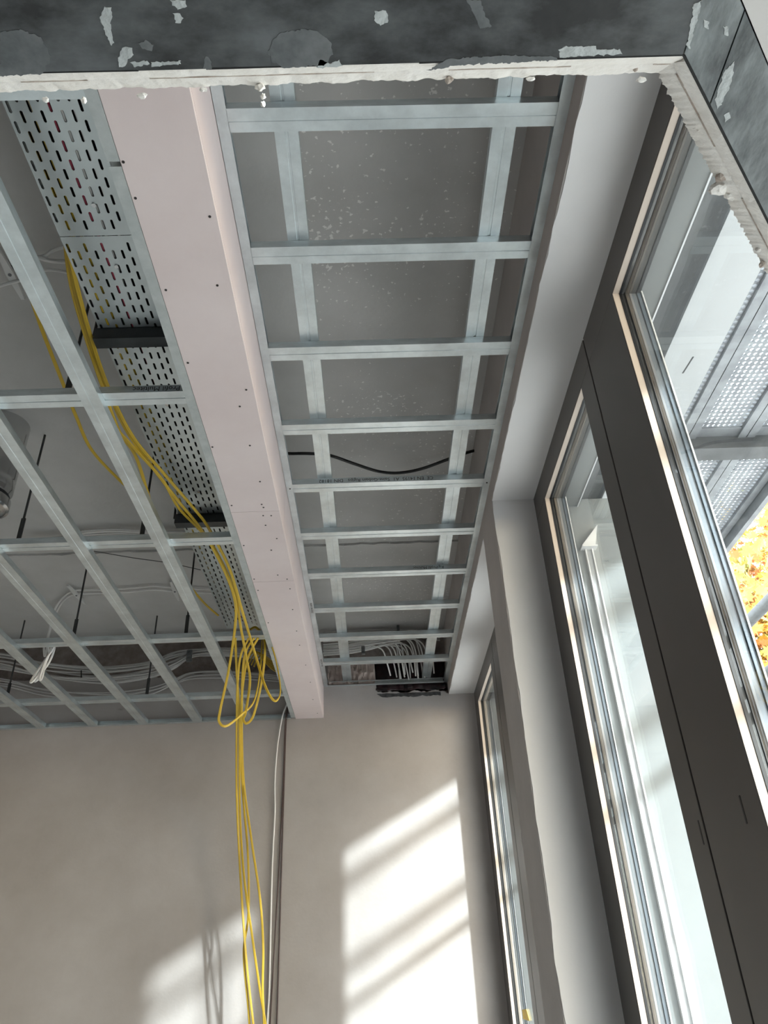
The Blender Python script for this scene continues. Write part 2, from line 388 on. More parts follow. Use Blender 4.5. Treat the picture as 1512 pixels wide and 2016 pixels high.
# ------------------------------------------------------------------ windows
def window(name, y0, y1, gy0, gy1, gz0, gz1):
    """frame from y0 to y1, glass opening gy0..gy1 x gz0..gz1"""
    w = bpy.data.objects.new(name, None); COL.objects.link(w); struct(w)
    zt, x0, x1 = HS-0.001, XF, 0.80
    for nm, a in (('frame_head', (y0, y1, gz1, zt)), ('frame_sill', (y0, y1, 0.0, gz0)), ('frame_jamb', (y0, gy0, gz0, gz1)), ('frame_jamb', (gy1, y1, gz0, gz1))):
        mb = MB(); mb.box(x0, x0+0.045, a[0], a[1], a[2], a[3]); o = mb.build(nm, 'frame', w)
        bv = o.modifiers.new('b', 'BEVEL'); bv.width = 0.0012; bv.segments = 1
    t = 0.012                                          # beige bead, flush with the frame edge, 18 mm deep
    d0, d1 = x0+0.002, x0+0.020
    for nm, a in (('glazing_bead', (gy0-0.001, gy1+0.001, gz1-0.0015, gz1)), ('glazing_bead', (gy0, gy1, gz0, gz0+0.0015)), ('glazing_bead', (gy0, gy0+0.0015, gz0, gz1)), ('glazing_bead', (gy1-0.0015, gy1, gz0, gz1))):
        MB().box(d0, d1, *a).build(nm, 'bead', w)
    g = 0.003                                          # black gasket round the pane
    for nm, a in (('gasket', (gy0, gy1, gz1-g, gz1)), ('gasket', (gy0, gy1, gz0, gz0+g)), ('gasket', (gy0, gy0+g, gz0+g, gz1-g)), ('gasket', (gy1-g, gy1, gz0+g, gz1-g))):
        MB().box(d1, x0+0.027, *a).build(nm, 'gasket', w)
    MB().box(x0+0.028, x0+0.034, gy0+0.002, gy1-0.002, gz0+0.002, gz1-0.002).build('pane', 'glass', w)
    # outer sash with grooves, seen through the glass
    for nm, a in (('outer_sash', (gy0-0.04, gy1+0.04, gz1, gz1+0.05)), ('outer_sash', (gy0-0.04, gy1+0.04, gz0-0.05, gz0))):
        mb = MB(); sgn = 1 if a[2] == gz1 else -1; zz = gz1 if sgn == 1 else gz0
        for k in range(4):
            xa = x0+0.036+0.011*k; mb.box(xa, xa+0.0095, a[0], a[1], min(zz-sgn*0.004*(k % 2), zz+sgn*0.05), max(zz-sgn*0.004*(k % 2), zz+sgn*0.05))
        mb.build(nm, 'gasket' if sgn == 1 else 'alu', w)
    for yy, sgn in ((gy0, -1), (gy1, 1)):
        mb = MB()
        for k in range(4):
            xa = x0+0.036+0.011*k; ya = yy-sgn*0.004*(k % 2); yb = yy+sgn*0.04
            mb.box(xa, xa+0.0095, min(ya, yb), max(ya, yb), gz0, gz1)
        MB().box(x0+0.0345, x0+0.0365, min(yy-sgn*0.005, yy+sgn*0.04), max(yy-sgn*0.005, yy+sgn*0.04), gz0, gz1).build('outer_gasket', 'gasket', w)
        s = mb.build('outer_sash', 'alu', w)
        MB().box(x0+0.080, x0+0.084, min(yy-sgn*0.008, yy+sgn*0.04), max(yy-sgn*0.008, yy+sgn*0.04), gz0, gz1).build('sash_edge', 'alu_white', s)
    return w
GZ0, GZ1 = 0.22, 3.262
w1 = window('window_1', -0.75, 1.721, -0.55, 1.449, GZ0, GZ1)
w2 = window('window_2', 1.729, 2.644, 1.833, 2.479, GZ0, GZ1)
w3 = window('window_3', 2.958, 4.113, 3.29, 3.842, GZ0, GZ1)
w4 = window('window_4', 4.121, YE-0.001, 4.226, 4.925, GZ0, GZ1)
for w, y in ((w2, 1.725), (w4, 4.117)):
    MB().box(XF+0.018, XF+0.05, y-0.006, y+0.006, 0.0, HS-0.002).build('shadow_gap', 'gasket', w)
for w, p, q in ((w1, (1455.5, 1566), (1470.5, 1622)), (w2, (1374, 1615), (1386, 1663))):
    a = on_x(*p, XF); b = on_x(*q, XF); ym = (a.y+b.y)/2
    MB().box(XF-0.0006, XF+0.001, ym-0.003, ym+0.003, b.z, a.z).build('drain_slot', 'gasket', w)
a = on_x(1035, 1998, XF+0.027)
mb = MB(); mb.prism([(XF+0.0268, a.y-0.10, a.z-0.024), (XF+0.0268, a.y+0.10, a.z-0.020), (XF+0.0268, a.y+0.10, a.z+0.02), (XF+0.0268, a.y-0.04, a.z+0.026)], (0.0008, 0, 0))
tag(mb.build('tape_piece', 'tape'), 'small piece of yellow tape stuck on the far window pane', 'tape')

# guide rails of the outside blinds on the outer reveals
for yy, zt, lab in ((2.636, 3.11, 'slim vertical guide rail outside the second window with a top bracket'), (YE-0.004, 3.11, 'slim vertical guide rail outside the farthest window')):
    gr = thing('blind_guide_rail', lab, 'guide rail', 'outside blind guide rails')
    MB().box(0.871, 0.893, yy-0.004, yy+0.003, 0.0, zt).build('rail_channel', 'scaffold', gr)
    for xa in (0.866, 0.893): MB().box(xa, xa+0.005, yy-0.012, yy+0.003, 0.0, zt).build('rail_lip', 'alu_white', gr)
    MB().prism([(0.850, yy-0.035, zt), (0.912, yy-0.035, zt), (0.912, yy+0.003, zt), (0.850, yy+0.003, zt)], (0, 0, 0.006)).prism([(0.850, yy-0.03, zt+0.006), (0.905, yy-0.03, zt+0.006), (0.930, yy-0.03, zt+0.10)], (0, 0.03, 0)).build('top_bracket', 'alu_white', gr)
    base(gr, (0.882, yy, 0))

# ------------------------------------------------------------------ metal profiles
def cd_profile():
    """60 x 27 ceiling channel, outline of thin sheet with a shallow double groove"""
    w, h, t, l = 0.030, 0.027, 0.0009, 0.007
    out = [(-w+l, h), (-w, h), (-w, 0), (-0.004, 0), (-0.003, 0.0018), (0.003, 0.0018), (0.004, 0), (w, 0), (w, h), (w-l, h)]
    inn = [(w-l, h-t), (w-t, h-t), (w-t, t), (0.0045, t), (0.0035, 0.0018+t), (-0.0035, 0.0018+t), (-0.0045, t), (-w+t, t), (-w+t, h-t), (-w+l, h-t)]
    return out+inn
CD = cd_profile()
def ud_profile(side):
    """28 mm edge rail, opening away from the wall it is screwed to; side=+1 wall at +p"""
    w, h, t = 0.028, 0.027, 0.0009
    p = [(0, h), (w, h), (w, 0), (0, 0), (0, t), (w-t, t), (w-t, h-t), (0, h-t)]
    return [(a*side, b) for a, b in p]
def cd_bar(name, a, b, parent, m='galv', smooth=False):
    a, b = Vector(a), Vector(b); t = (b-a).normalized(); u = Vector((0, 0, 1)).cross(t)
    mb = MB(); mb.extrude(CD, a, b, u, (0, 0, 1)); return mb.build(name, m, parent)
def text_part(body, size, loc, rot, parent, name='printed_lettering', m='print'):
    cu = bpy.data.curves.new('t', 'FONT'); cu.body = body; cu.size = size; cu.align_x = 'CENTER'; cu.align_y = 'CENTER'
    cu.extrude = 0.0; cu.resolution_u = 2
    o = bpy.data.objects.new('t', cu); COL.objects.link(o)
    dg = bpy.context.evaluated_depsgraph_get(); me = bpy.data.meshes.new_from_object(o.evaluated_get(dg))
    bpy.data.objects.remove(o); bpy.data.curves.remove(cu)
    me.materials.clear(); me.materials.append(M[m])
    ob = bpy.data.objects.new(name, me); COL.objects.link(ob); ob.parent = parent
    ob.location = loc; ob.rotation_euler = rot; return ob
RX90, PI = math.radians(90), math.pi

# ladder frame above the window strip
lad = thing('ladder_ceiling_frame', 'long galvanised steel ceiling frame like a ladder beside the windows', 'ceiling frame')
cross0 = None
BARS = [1.073, 1.474, 1.871, 2.271, 2.662, 3.058, 3.456, 3.866, 4.276, 4.673]
me = MB().extrude(CD, (-0.306, 0, 0), (0.498, 0, 0), (0, 1, 0), (0, 0, 1)).mesh('cross_bar')
cross = []
for yb in [0.673, 0.272]+BARS:
    o = link('cross_bar', me, 'galv', lad); o.location = (0, yb-0.030, HL); cross.append(o)
me = MB().extrude(CD, (0, 0.10, 0), (0, YE-0.03, 0), (1, 0, 0), (0, 0, 1)).mesh('long_bar')
for x in (-0.170, 0.378):
    o = link('long_bar', me, 'galv', lad); o.location = (x, 0, HL+0.0275)
MB().extrude(ud_profile(-1), (-0.305, 0.0, HL), (-0.305, YE-0.001, HL), (1, 0, 0), (0, 0, 1)).build('edge_rail', 'galv', lad)
mbr = MB().extrude(ud_profile(1), (0.497, 0.0, HL), (0.497, 3.487, HL), (1, 0, 0), (0, 0, 1)); mbr.build('edge_rail', 'galv', lad)
MB().extrude(ud_profile(1), (0.497, 3.490, HL), (0.497, YE-0.001, HL), (1, 0, 0), (0, 0, 1)).build('edge_rail', 'galv', lad)
MB().extrude(ud_profile(1), (-0.304, YE-0.029, HL-0.001), (0.496, YE-0.029, HL-0.001), (0, 1, 0), (0, 0, 1)).build('edge_rail', 'galv_old', lad)
text_part('CE  EN 14195  A1  Saint-Gobain Rigips   DIN 18182', 0.0225, (0.045, BARS[4]-0.0606, HL+0.0130), (RX90, PI, 0), lad)
text_part('RigiProfil Multitec', 0.022, (0.305, BARS[6]-0.0606, HL+0.0130), (RX90, PI, 0), lad)
text_part('RIGIPS  DIN 18182', 0.016, (-0.319, 3.80, HL-0.0006), (PI, 0, math.radians(90)), lad)
text_part('RIGIPS  DIN 18182', 0.016, (-0.319, 4.62, HL-0.0006), (PI, 0, math.radians(90)), lad)
sc_me = MB().extrude(circle(0.0035, 8), (0, 0, 0), (0, 0, -0.0015), (1, 0, 0), (0, 1, 0)).mesh('screw')
for x in (-0.318, 0.512):
    o = link('screw', sc_me, 'screw', lad); o.location = (x, 2.632, HL-0.0001)
base(lad, (0.095, 2.5, HL))

# main suspended grid on the left
grid = thing('suspended_ceiling_grid', 'wide galvanised steel ceiling grid hanging left of the pink box', 'ceiling grid')
LONGX = [-0.843, -1.180, -1.540, -1.875, -2.219, -2.555, -2.89, -3.225, -3.56]
me = MB().extrude(CD, (0, -2.9, 0), (0, YE-0.026, 0), (1, 0, 0), (0, 0, 1)).mesh('long_bar')
for x in LONGX:
    o = link('long_bar', me, 'galv', grid); o.location = (x, 0, HB)
me = MB().extrude(CD, (-4.0, 0, 0), (-0.552, 0, 0), (0, 1, 0), (0, 0, 1)).mesh('cross_bar')
CROSSY = [0.85, 1.826, 2.723, 3.737, 4.655]
for y in CROSSY:
    o = link('cross_bar', me, 'galv', grid); o.location = (0, y, HB+0.0275)
MB().extrude(ud_profile(1), (-0.5515, 0.30, HB), (-0.5515, 1.005, HB), (1, 0, 0), (0, 0, 1)).build('edge_rail', 'galv_old', grid)
MB().extrude(ud_profile(1), (-0.5515, 1.017, HB), (-0.5515, YE-0.03, HB), (1, 0, 0), (0, 0, 1)).build('edge_rail', 'galv_old', grid)
MB().extrude(ud_profile(1), (-4.0, YE-0.029, HB), (-0.553, YE-0.029, HB), (0, 1, 0), (0, 0, 1)).build('edge_rail', 'galv', grid)
text_part('Profil Multitec', 0.026, (-0.645, CROSSY[1]-0.0306, HB+0.0275+0.0135), (RX90, PI, 0), grid)
for (px, py, y, up_) in ((135, 762, CROSSY[1], 0), (38, 1056, CROSSY[2], 0), (280, 1050, CROSSY[2], 0), (147, 1241, CROSSY[3], 0), (367, 1239, CROSSY[3], 0), (292, 1345, CROSSY[4], 0), (20, 1345, CROSSY[4], 0)):
    p = on_y(px, py, y); x = p.x
    mb = MB(); mb.sweep([(x, y, HC), (x, y, HB+0.12)], circle(0.005, 6))
    rod = mb.build('hanger_rod', 'rod', grid, smooth=True)
    mb = MB(); mb.box(x-0.009, x+0.009, y-0.003, y+0.003, HB+0.05, HB+0.17).box(x-0.013, x+0.013, y-0.012, y+0.012, HB+0.052, HB+0.062)
    mb.build('hanger_clip', 'rod', rod)
base(grid, (-2.2, 2.0, HB))

# ------------------------------------------------------------------ pink plasterboard box
box = thing('plasterboard_box_beam', 'pale pink plasterboard box beam between the two steel frames', 'box beam')
XA, XB = -0.523, -0.3345
JY = [0.20, 2.464, 3.050, YE-0.001]
for i in range(3):
    o = MB().box(XA, XB, JY[i]+0.0008, JY[i+1]-0.0008, HB, HB+0.0125).build('bottom_panel', 'pink', box)
    bv = o.modifiers.new('b', 'BEVEL'); bv.width = 0.0012; bv.segments = 1
for i in range(2):
    y0, y1 = ((0.20, 2.60), (2.602, YE-0.001))[i]
    MB().box(XB-0.0125, XB, y0, y1, HB+0.0130, HL+0.06).build('side_panel', 'pink', box)
MB().box(XA+0.001, XA+0.0012, 0.20, YE-0.03, HB+0.013, HB+0.10).build('inner_flange', 'galv_old', box)
MB().box(XA+0.002, XB-0.014, 0.2, YE-0.03, HB+0.0127, HB+0.0137).build('backing_strip', 'seam', box)
DOTS = [(-.516,1.006),(-.514,1.097),(-.352,1.151),(-.509,1.37),(-.372,1.359),(-.51,1.643),(-.358,1.767),(-.39,1.844),(-.388,2.047),(-.515,2.049),(-.383,2.262),(-.511,2.414),(-.397,2.413),(-.393,2.435),(-.402,2.493),(-.371,2.495),(-.402,2.565),(-.37,2.671),(-.512,2.719),(-.404,2.765),(-.403,2.989),(-.363,3.128),(-.366,3.031),(-.512,3.02),(-.51,3.132),(-.373,3.351),(-.509,3.494),(-.378,3.607),(-.38,3.795),(-.372,4.085),(-.368,4.368),(-.377,4.683),(-.369,4.963)]
for x, y in DOTS:
    o = link('screw', sc_me, 'screw', box); o.location = (x, y, HB+0.0003)
base(box, (-0.43, 2.6, HB))

# ------------------------------------------------------------------ cable tray
TZ = 3.43
TX0, TX1 = -0.814, -0.6155
def slot_plate(mb, y0, y1, first_aligned=True):
    """perforated tray bottom: eight slot columns, every other column shifted half a pitch"""
    W = TX1-TX0; cols = [(.046, 0), (.164, 1), (.285, 0), (.406, 1), (.523, 0), (.647, 1), (.774, 1), (.887, 0)]
    edges = [0.0]+[(cols[i][0]+cols[i+1][0])/2 for i in range(7)]+[1.0]
    pitch = 0.05; sl, sw = 0.0152, 0.0036
    def ring(xa, xb, ya, yb, cx, cy, hl, hw):
        n = len(mb.v); k = hw*0.7
        hole = [(cx-hw, cy-hl+k), (cx-hw+k, cy-hl), (cx+hw-k, cy-hl), (cx+hw, cy-hl+k), (cx+hw, cy+hl-k), (cx+hw-k, cy+hl), (cx-hw+k, cy+hl), (cx-hw, cy+hl-k)]
        outer = [(xa, ya), (xa, ya), (xb, ya), (xb, ya), (xb, yb), (xb, yb), (xa, yb), (xa, yb)]
        mb.v += [(x, y, TZ) for x, y in hole]+[(xa, ya, TZ), (xb, ya, TZ), (xb, yb, TZ), (xa, yb, TZ)]+[(x, y, TZ+0.0015) for x, y in hole]
        A, B, C, D = n+8, n+9, n+10, n+11
        mb.f += [(A, n, n+7, D), (A, n+1, n), (A, B, n+2, n+1), (B, n+3, n+2), (B, C, n+4, n+3), (C, n+5, n+4), (C, D, n+6, n+5), (D, n+7, n+6)]
        for i in range(8):
            j = (i+1) % 8; mb.f.append((n+i, n+j, n+12+j, n+12+i))
    def quad(xa, xb, ya, yb):
        if yb-ya > 1e-5: mb.poly([(xa, ya, TZ), (xb, ya, TZ), (xb, yb, TZ), (xa, yb, TZ)])
    for c, (fx, sh) in enumerate(cols):
        xa, xb, cx = TX0+W*edges[c], TX0+W*edges[c+1], TX0+W*fx
        y = y0+0.012+(0.025 if sh else 0.0)
        quad(xa, xb, y0, y)
        while y+pitch <= y1-0.008:
            ring(xa, xb, y, y+pitch, cx, y+pitch/2, sl, sw); y += pitch
        quad(xa, xb, y, y1)
tray = thing('cable_tray', 'perforated galvanised cable tray running above the grid beside the pink box', 'cable tray')
for i, (y0, y1) in enumerate(((0.30, 1.346), (1.348, 2.85), (2.852, 3.99))):
    mb = MB(); slot_plate(mb, y0, y1)
    sec = mb.build('tray_section', 'tray', tray)
    for xs_ in (TX0, TX1):
        MB().box(xs_-0.0008, xs_+0.0008, y0, y1, TZ-0.0003, TZ+0.06).build('side_wall', 'tray', sec)
for (px, py) in ((262, 650), (405, 1015)):
    p = on_z(px, py, TZ-0.012); y = p.y
    mb = MB(); mb.box(TX0-0.012, TX1+0.012, y-0.002, y+0.002, TZ-0.045, TZ-0.001).box(TX0-0.012, TX1+0.012, y-0.002, y+0.040, TZ-0.047, TZ-0.044).box(TX0-0.012, TX1+0.012, y-0.002, y+0.040, TZ-0.003, TZ-0.001)
    br = mb.build('tray_bracket', 'tray_dark', tray)
    MB().sweep([(TX0-0.02, y+0.02, HC), (TX0-0.02, y+0.02, TZ-0.01)], circle(0.005, 6)).build('bracket_rod', 'rod', br, smooth=True)
for (yy, fx) in ((1.25, .62), (1.45, .62), (2.05, .62), (0.95, .62), (2.6, .62), (3.1, .62)):
    o = MB().extrude(circle(0.0062, 10), (TX0+0.1985*fx, yy, TZ), (TX0+0.1985*fx, yy, TZ-0.004), (1, 0, 0), (0, 1, 0)).build('tray_bolt', 'chrome', tray)
base(tray, (-0.715, 2.1, TZ))
# cables lying in the tray, glimpsed through the slots
for i, (fx, m, lab) in enumerate(((.16, 'yellow', 'yellow'), (.285, 'yellow', 'yellow'), (.406, 'green_cable', 'dark green'), (.523, 'red_cable', 'red'), (.10, 'yellow', 'yellow'), (.34, 'yellow', 'yellow'), (.60, 'white_cable', 'white'))):
    pts = [(TX0+0.1985*fx+0.006*math.sin(y*2.1+i), y, TZ+0.0085+0.006*(i % 3)) for y in np.linspace(0.32, 3.9, 9)]
    pos = ('nearest the open left edge', 'left of the middle', 'at the middle', 'at the middle', 'along the left side', 'left of the red one', 'right of the red one')[i]
    cable('tray_cable', pts, circle(0.0045, 8), m, lab+' cable lying in the perforated tray, '+pos, group='cables lying in the tray')

for i in range(12):  # black cables added to darken the slots, standing in for shade inside the tray
    fx = 0.04+0.084*i
    pts = [(TX0+0.1985*fx+0.004*math.sin(y*1.7+i*2), y, TZ+0.0235+0.005*(i % 2)) for y in np.linspace(0.32, 3.95, 9)]
    cable('tray_cable', pts, circle(0.0088, 6), 'black_cable', 'thick black cable added above the tray slots to stand in for the shade inside', group='added black cables darkening the tray slots', sub=4)
# ------------------------------------------------------------------ yellow cables
RING = duplex(0.0034)
YG = 'yellow twin cables'
def mixed(seq):
    out = []
    for px, py, mode, v in seq:
        out.append(on_z(px, py, v) if mode == 'z' else on_y(px, py, v))
    return out
ycab = [
 ('yellow twin cable sagging alone left of the bundle from bar to bar', [(0, 470, 'z', 3.52), (45, 545, 'z', 3.54), (85, 655, 'z', 3.54), (130, 770, 'z', 3.50), (150, 820, 'z', 3.50), (180, 885, 'z', 3.50), (235, 945, 'z', 3.50), (300, 1005, 'z', 3.46), (335, 1080, 'z', 3.46), (365, 1140, 'z', 3.47), (400, 1185, 'z', 3.48), (430, 1212, 'z', 3.45)]),
 ('yellow twin cable on the left of the bundle beside the tray', [(128, 470, 'z', 3.46), (140, 560, 'z', 3.45), (168, 660, 'z', 3.42), (205, 770, 'z', 3.38), (235, 850, 'z', 3.38), (268, 900, 'z', 3.38), (295, 985, 'z', 3.36), (308, 1020, 'z', 3.36), (327, 1055, 'z', 3.37)]),
 ('yellow twin cable crossing the bundle towards the tray bracket', [(228, 843, 'z', 3.36), (262, 880, 'z', 3.36), (320, 945, 'z', 3.35), (352, 1000, 'z', 3.36), (395, 1045, 'z', 3.34), (425, 1085, 'z', 3.32), (462, 1165, 'z', 3.26), (474, 1235, 'z', 3.19), (486, 1300, 'y', 3.75), (492, 1340, 'y', 3.85), (484, 1400, 'y', 3.95), (479, 1416, 'y', 3.97), (486, 1424, 'y', 3.98), (500, 1405, 'y', 3.97), (517, 1330, 'y', 3.92), (521, 1262, 'y', 3.86), (505, 1236, 'y', 3.84), (492, 1240, 'y', 3.84)]),
 ('yellow twin cable in the middle of the bundle dropping into the left loop', [(132, 480, 'z', 3.45), (160, 620, 'z', 3.43), (200, 735, 'z', 3.39), (245, 840, 'z', 3.37), (300, 920, 'z', 3.36), (350, 985, 'z', 3.35), (400, 1048, 'z', 3.34), (440, 1120, 'z', 3.28), (462, 1180, 'z', 3.22), (463, 1230, 'z', 3.18), (450, 1320, 'y', 3.72), (433, 1400, 'y', 3.78), (432, 1422, 'y', 3.80), (446, 1429, 'y', 3.82), (474, 1408, 'y', 3.92), (500, 1380, 'y', 4.0), (512, 1320, 'y', 4.05), (516, 1260, 'y', 4.1)]),
 ('yellow twin cable on the right of the bundle dropping into the right loop', [(136, 500, 'z', 3.44), (172, 640, 'z', 3.41), (212, 760, 'z', 3.38), (262, 860, 'z', 3.36), (325, 935, 'z', 3.35), (385, 1005, 'z', 3.34), (412, 1042, 'z', 3.33), (452, 1120, 'z', 3.27), (476, 1200, 'z', 3.21), (500, 1280, 'y', 3.70), (520, 1345, 'y', 3.75), (535, 1375, 'y', 3.78), (546, 1378, 'y', 3.80), (552, 1355, 'y', 3.82), (542, 1295, 'y', 3.82), (525, 1245, 'y', 3.80)]),
 ('yellow twin cable hanging straight at the left of the drop down the wall', [(490, 1256, 'y', 3.66), (474, 1290, 'y', 3.72), (468, 1340, 'y', 3.95), (466, 1420, 'y', 4.35), (466, 1560, 'y', 4.72), (472, 1700, 'y', 4.84), (484, 1880, 'y', 4.86), (500, 2030, 'y', 4.86), (510, 2130, 'y', 4.86), (520, 2330, 'y', 4.86)]),
 ('yellow twin cable crossing over the drop to the right near the floor', [(463, 1256, 'y', 3.64), (466, 1320, 'y', 3.85), (471, 1420, 'y', 4.35), (472, 1590, 'y', 4.78), (480, 1720, 'y', 4.83), (496, 1840, 'y', 4.85), (512, 1950, 'y', 4.86), (526, 2040, 'y', 4.86), (535, 2130, 'y', 4.86), (545, 2330, 'y', 4.86)]),
 ('yellow twin cable bowing out furthest right in the drop down the wall', [(500, 1256, 'y', 3.66), (480, 1300, 'y', 3.78), (476, 1420, 'y', 4.35), (480, 1540, 'y', 4.76), (496, 1660, 'y', 4.82), (512, 1770, 'y', 4.84), (518, 1860, 'y', 4.85), (517, 1950, 'y', 4.86), (520, 2030, 'y', 4.86), (524, 2330, 'y', 4.86)]),
 ('yellow twin cable running straight between its neighbours in the drop', [(508, 1256, 'y', 3.67), (484, 1310, 'y', 3.84), (473, 1425, 'y', 4.37), (478, 1560, 'y', 4.80), (488, 1680, 'y', 4.85), (489, 1800, 'y', 4.87), (480, 1880, 'y', 4.87), (492, 2030, 'y', 4.87), (500, 2330, 'y', 4.87)]),
]
for lab, seq in ycab:
    cable('yellow_cable', mixed(seq), RING, 'yellow', lab, group=YG, sub=10)
for k in range(5):                                    # tails turning round the box corner behind the loops
    pts = mixed([(480+5*k, 1300+3*k, 'y', 4.5), (495+4*k, 1282+2*k, 'y', 4.55), (520, 1290+3*k, 'y', 4.6), (548, 1308+4*k, 'y', 4.65)])
    pts += [pts[-1]+Vector((0.18, 0.05, -0.01))]
    cable('yellow_cable', pts, circle(0.0042, 8), 'yellow', 'dull yellow cable turning behind the loops into the box beam', group='yellow cables going into the box')

# white and brown cables down the end wall
cable('white_cable', mixed([(566, 1385, 'y', 5.0), (556, 1410, 'y', 5.03), (546, 1470, 'y', 5.05), (541, 1540, 'y', 5.055), (541, 1600, 'y', 5.06), (536, 1700, 'y', 5.06), (533, 1820, 'y', 5.06), (530, 1950, 'y', 5.06), (526, 2030, 'y', 5.06), (520, 2330, 'y', 5.06)]), circle(0.0052, 8), 'white_cable', 'single white cable hanging down the end wall')
BG = 'brown cables down the end wall'
cable('brown_cable', mixed([(566, 1388, 'y', 5.02), (561, 1430, 'y', 5.05), (558, 1530, 'y', 5.06), (551, 1680, 'y', 5.06), (544, 1800, 'y', 5.06), (537, 1920, 'y', 5.06), (531, 2030, 'y', 5.06), (515, 2330, 'y', 5.06)]), circle(0.0042, 8), 'brown_cable', 'thin brown cable next to the white one on the end wall', group=BG)
cable('brown_cable', mixed([(568, 1390, 'y', 5.03), (563, 1430, 'y', 5.055), (559, 1560, 'y', 5.063), (554, 1720, 'y', 5.064), (550, 1860, 'y', 5.064), (545, 2030, 'y', 5.064), (538, 2330, 'y', 5.064)]), circle(0.0042, 8), 'brown_cable', 'thin brown cable furthest right on the end wall', group=BG)

# black cable sagging below the slab inside the ladder frame
cable('black_cable', mixed([(520, 892, 'z', 3.80), (568, 893, 'z', 3.79), (610, 893, 'z', 3.785), (650, 897, 'z', 3.78), (700, 914, 'z', 3.77), (745, 928, 'z', 3.765), (785, 931, 'z', 3.765), (830, 923, 'z', 3.77), (880, 905, 'z', 3.78), (920, 891, 'z', 3.81), (945, 885, 'z', 3.84)]), circle(0.0075, 8), 'black_cable', 'black cable sagging across the ladder frame under the slab')

# ------------------------------------------------------------------ grey bundle along the end wall (left of the box)
GG = 'grey cables along the end wall'
rnd = random.Random(3)
ctrl = [(-120, 1296), (0, 1300), (90, 1318), (200, 1328), (290, 1318), (340, 1300), (375, 1286), (430, 1283), (500, 1287), (575, 1295)]
for k in range(24):
    oy = rnd.uniform(-17, 17); d = rnd.uniform(4.90, 5.02)
    pts = []
    for i, (px, py) in enumerate(ctrl):
        w = 0.45 if i >= 6 else 1.0
        pts.append(on_y(px, py+oy*w+rnd.uniform(-4, 4), d+rnd.uniform(-0.01, 0.01)))
    if k > 19: pts = [on_y(px, py+38+6*(k-20)*0.6+rnd.uniform(-3, 3), 5.035) for px, py in ctrl]
    cable('grey_cable', pts, circle(0.0050, 6), 'grey_cable', 'grey cable in the sagging bundle along the end wall above the grid', group=GG, sub=5)
def clip(name, p, s, m, label, horizontal=False):
    """flat plastic strap clip: plate with two round eyes"""
    x, y, z = p
    t = thing(name, label, 'clip')
    for dz in (s*0.5, -s*0.5):
        mb = MB(); n = 12; ro, ri = s*0.62, s*0.27
        for zz, yy in ((0, y), (1, y+0.008)):
            mb.v += [(x+(ro if abs(math.cos(a)) > 0.72 else ro)*max(-.72, min(.72, math.cos(a)))*1.0, yy, z+dz+ro*max(-.8, min(.8, math.sin(a)))) for a in [2*math.pi*i/n for i in range(n)]]
            mb.v += [(x+ri*math.cos(a), yy, z+dz+ri*math.sin(a)) for a in [2*math.pi*i/n for i in range(n)]]
        for i in range(n):
            j = (i+1) % n
            mb.f += [(i, j, n+j, n+i), (2*n+i, 3*n+i, 3*n+j, 2*n+j), (i, 2*n+i, 2*n+j, j), (n+i, n+j, 3*n+j, 3*n+i)]
        mb.build('clip_eye', m, t)
    MB().box(x-s*0.42, x+s*0.42, y+0.008, y+0.02, z-s*1.05, z+s*1.05).build('clip_back', m, t)
    base(t, (x, y, z-s))
clip('strap_clip', on_y(372, 1290, 4.86), 0.040, 'clip_grey', 'grey eyed strap clip holding the cable bundle left of the box')
cable('cable_tie', [on_y(160, y, 4.885) for y in (1320, 1327, 1334)], circle(0.004, 6), 'black_cable', 'black tie round the grey bundle on the end wall', cat='cable tie')

# ladder-frame bundle: runs along the wall, turns down into the hole
LG = 'grey cables in the ladder frame'
for k in range(16):
    z0 = 3.70+rnd.uniform(-0.05, 0.05); d = rnd.uniform(4.90, 5.0)
    xe = 0.10+0.24*(k/15)+rnd.uniform(-0.01, 0.01); dn = 3.50+rnd.uniform(-0.03, 0.02)
    pts = [(-0.33, d, z0-0.02), (-0.15, d, z0-0.01), (-0.02, d, z0+0.01)]
    if k % 2: pts += [(xe-0.10, d, z0+0.02), (xe-0.03, d+0.01, z0-0.01), (xe, d+0.04, z0-0.10), (xe+0.02, d+0.10, dn)]
    else: pts += [(xe-0.05, d, z0+0.04), (xe+0.05, d, z0+0.02), (xe+0.09, d+0.02, z0-0.06), (xe+0.10, d+0.08, dn)]
    cable('bent_cable', pts, circle(0.0050, 6), 'white_cable' if k % 3 else 'grey_cable', 'pale cable bending down into the hole behind the ladder frame' if k % 3 else 'grey cable bending down into the hole behind the ladder frame', group=LG if k % 3 else LG+', darker ones', sub=6)
for k in range(5):
    z = 3.815-0.012*k
    cable('wall_cable', [(-0.33, 4.98, z), (-0.05, 4.975, z+0.004), (0.16, 4.98, z+0.003), (0.34, 4.985, z-0.01), (0.49, 5.0, z-0.035)], circle(0.0050, 6), 'grey_cable', 'grey cable running level along the slab edge in the ladder frame', group='level cables in the ladder frame', sub=6)
clip('strap_clip', on_y(715, 1279, 4.88), 0.028, 'clip_grey', 'grey eyed strap clip on the cables in the ladder frame')
clip('strap_clip', on_y(784, 1236, 4.93), 0.022, 'clip_grey', 'small grey clip under the slab at the far end of the ladder frame')

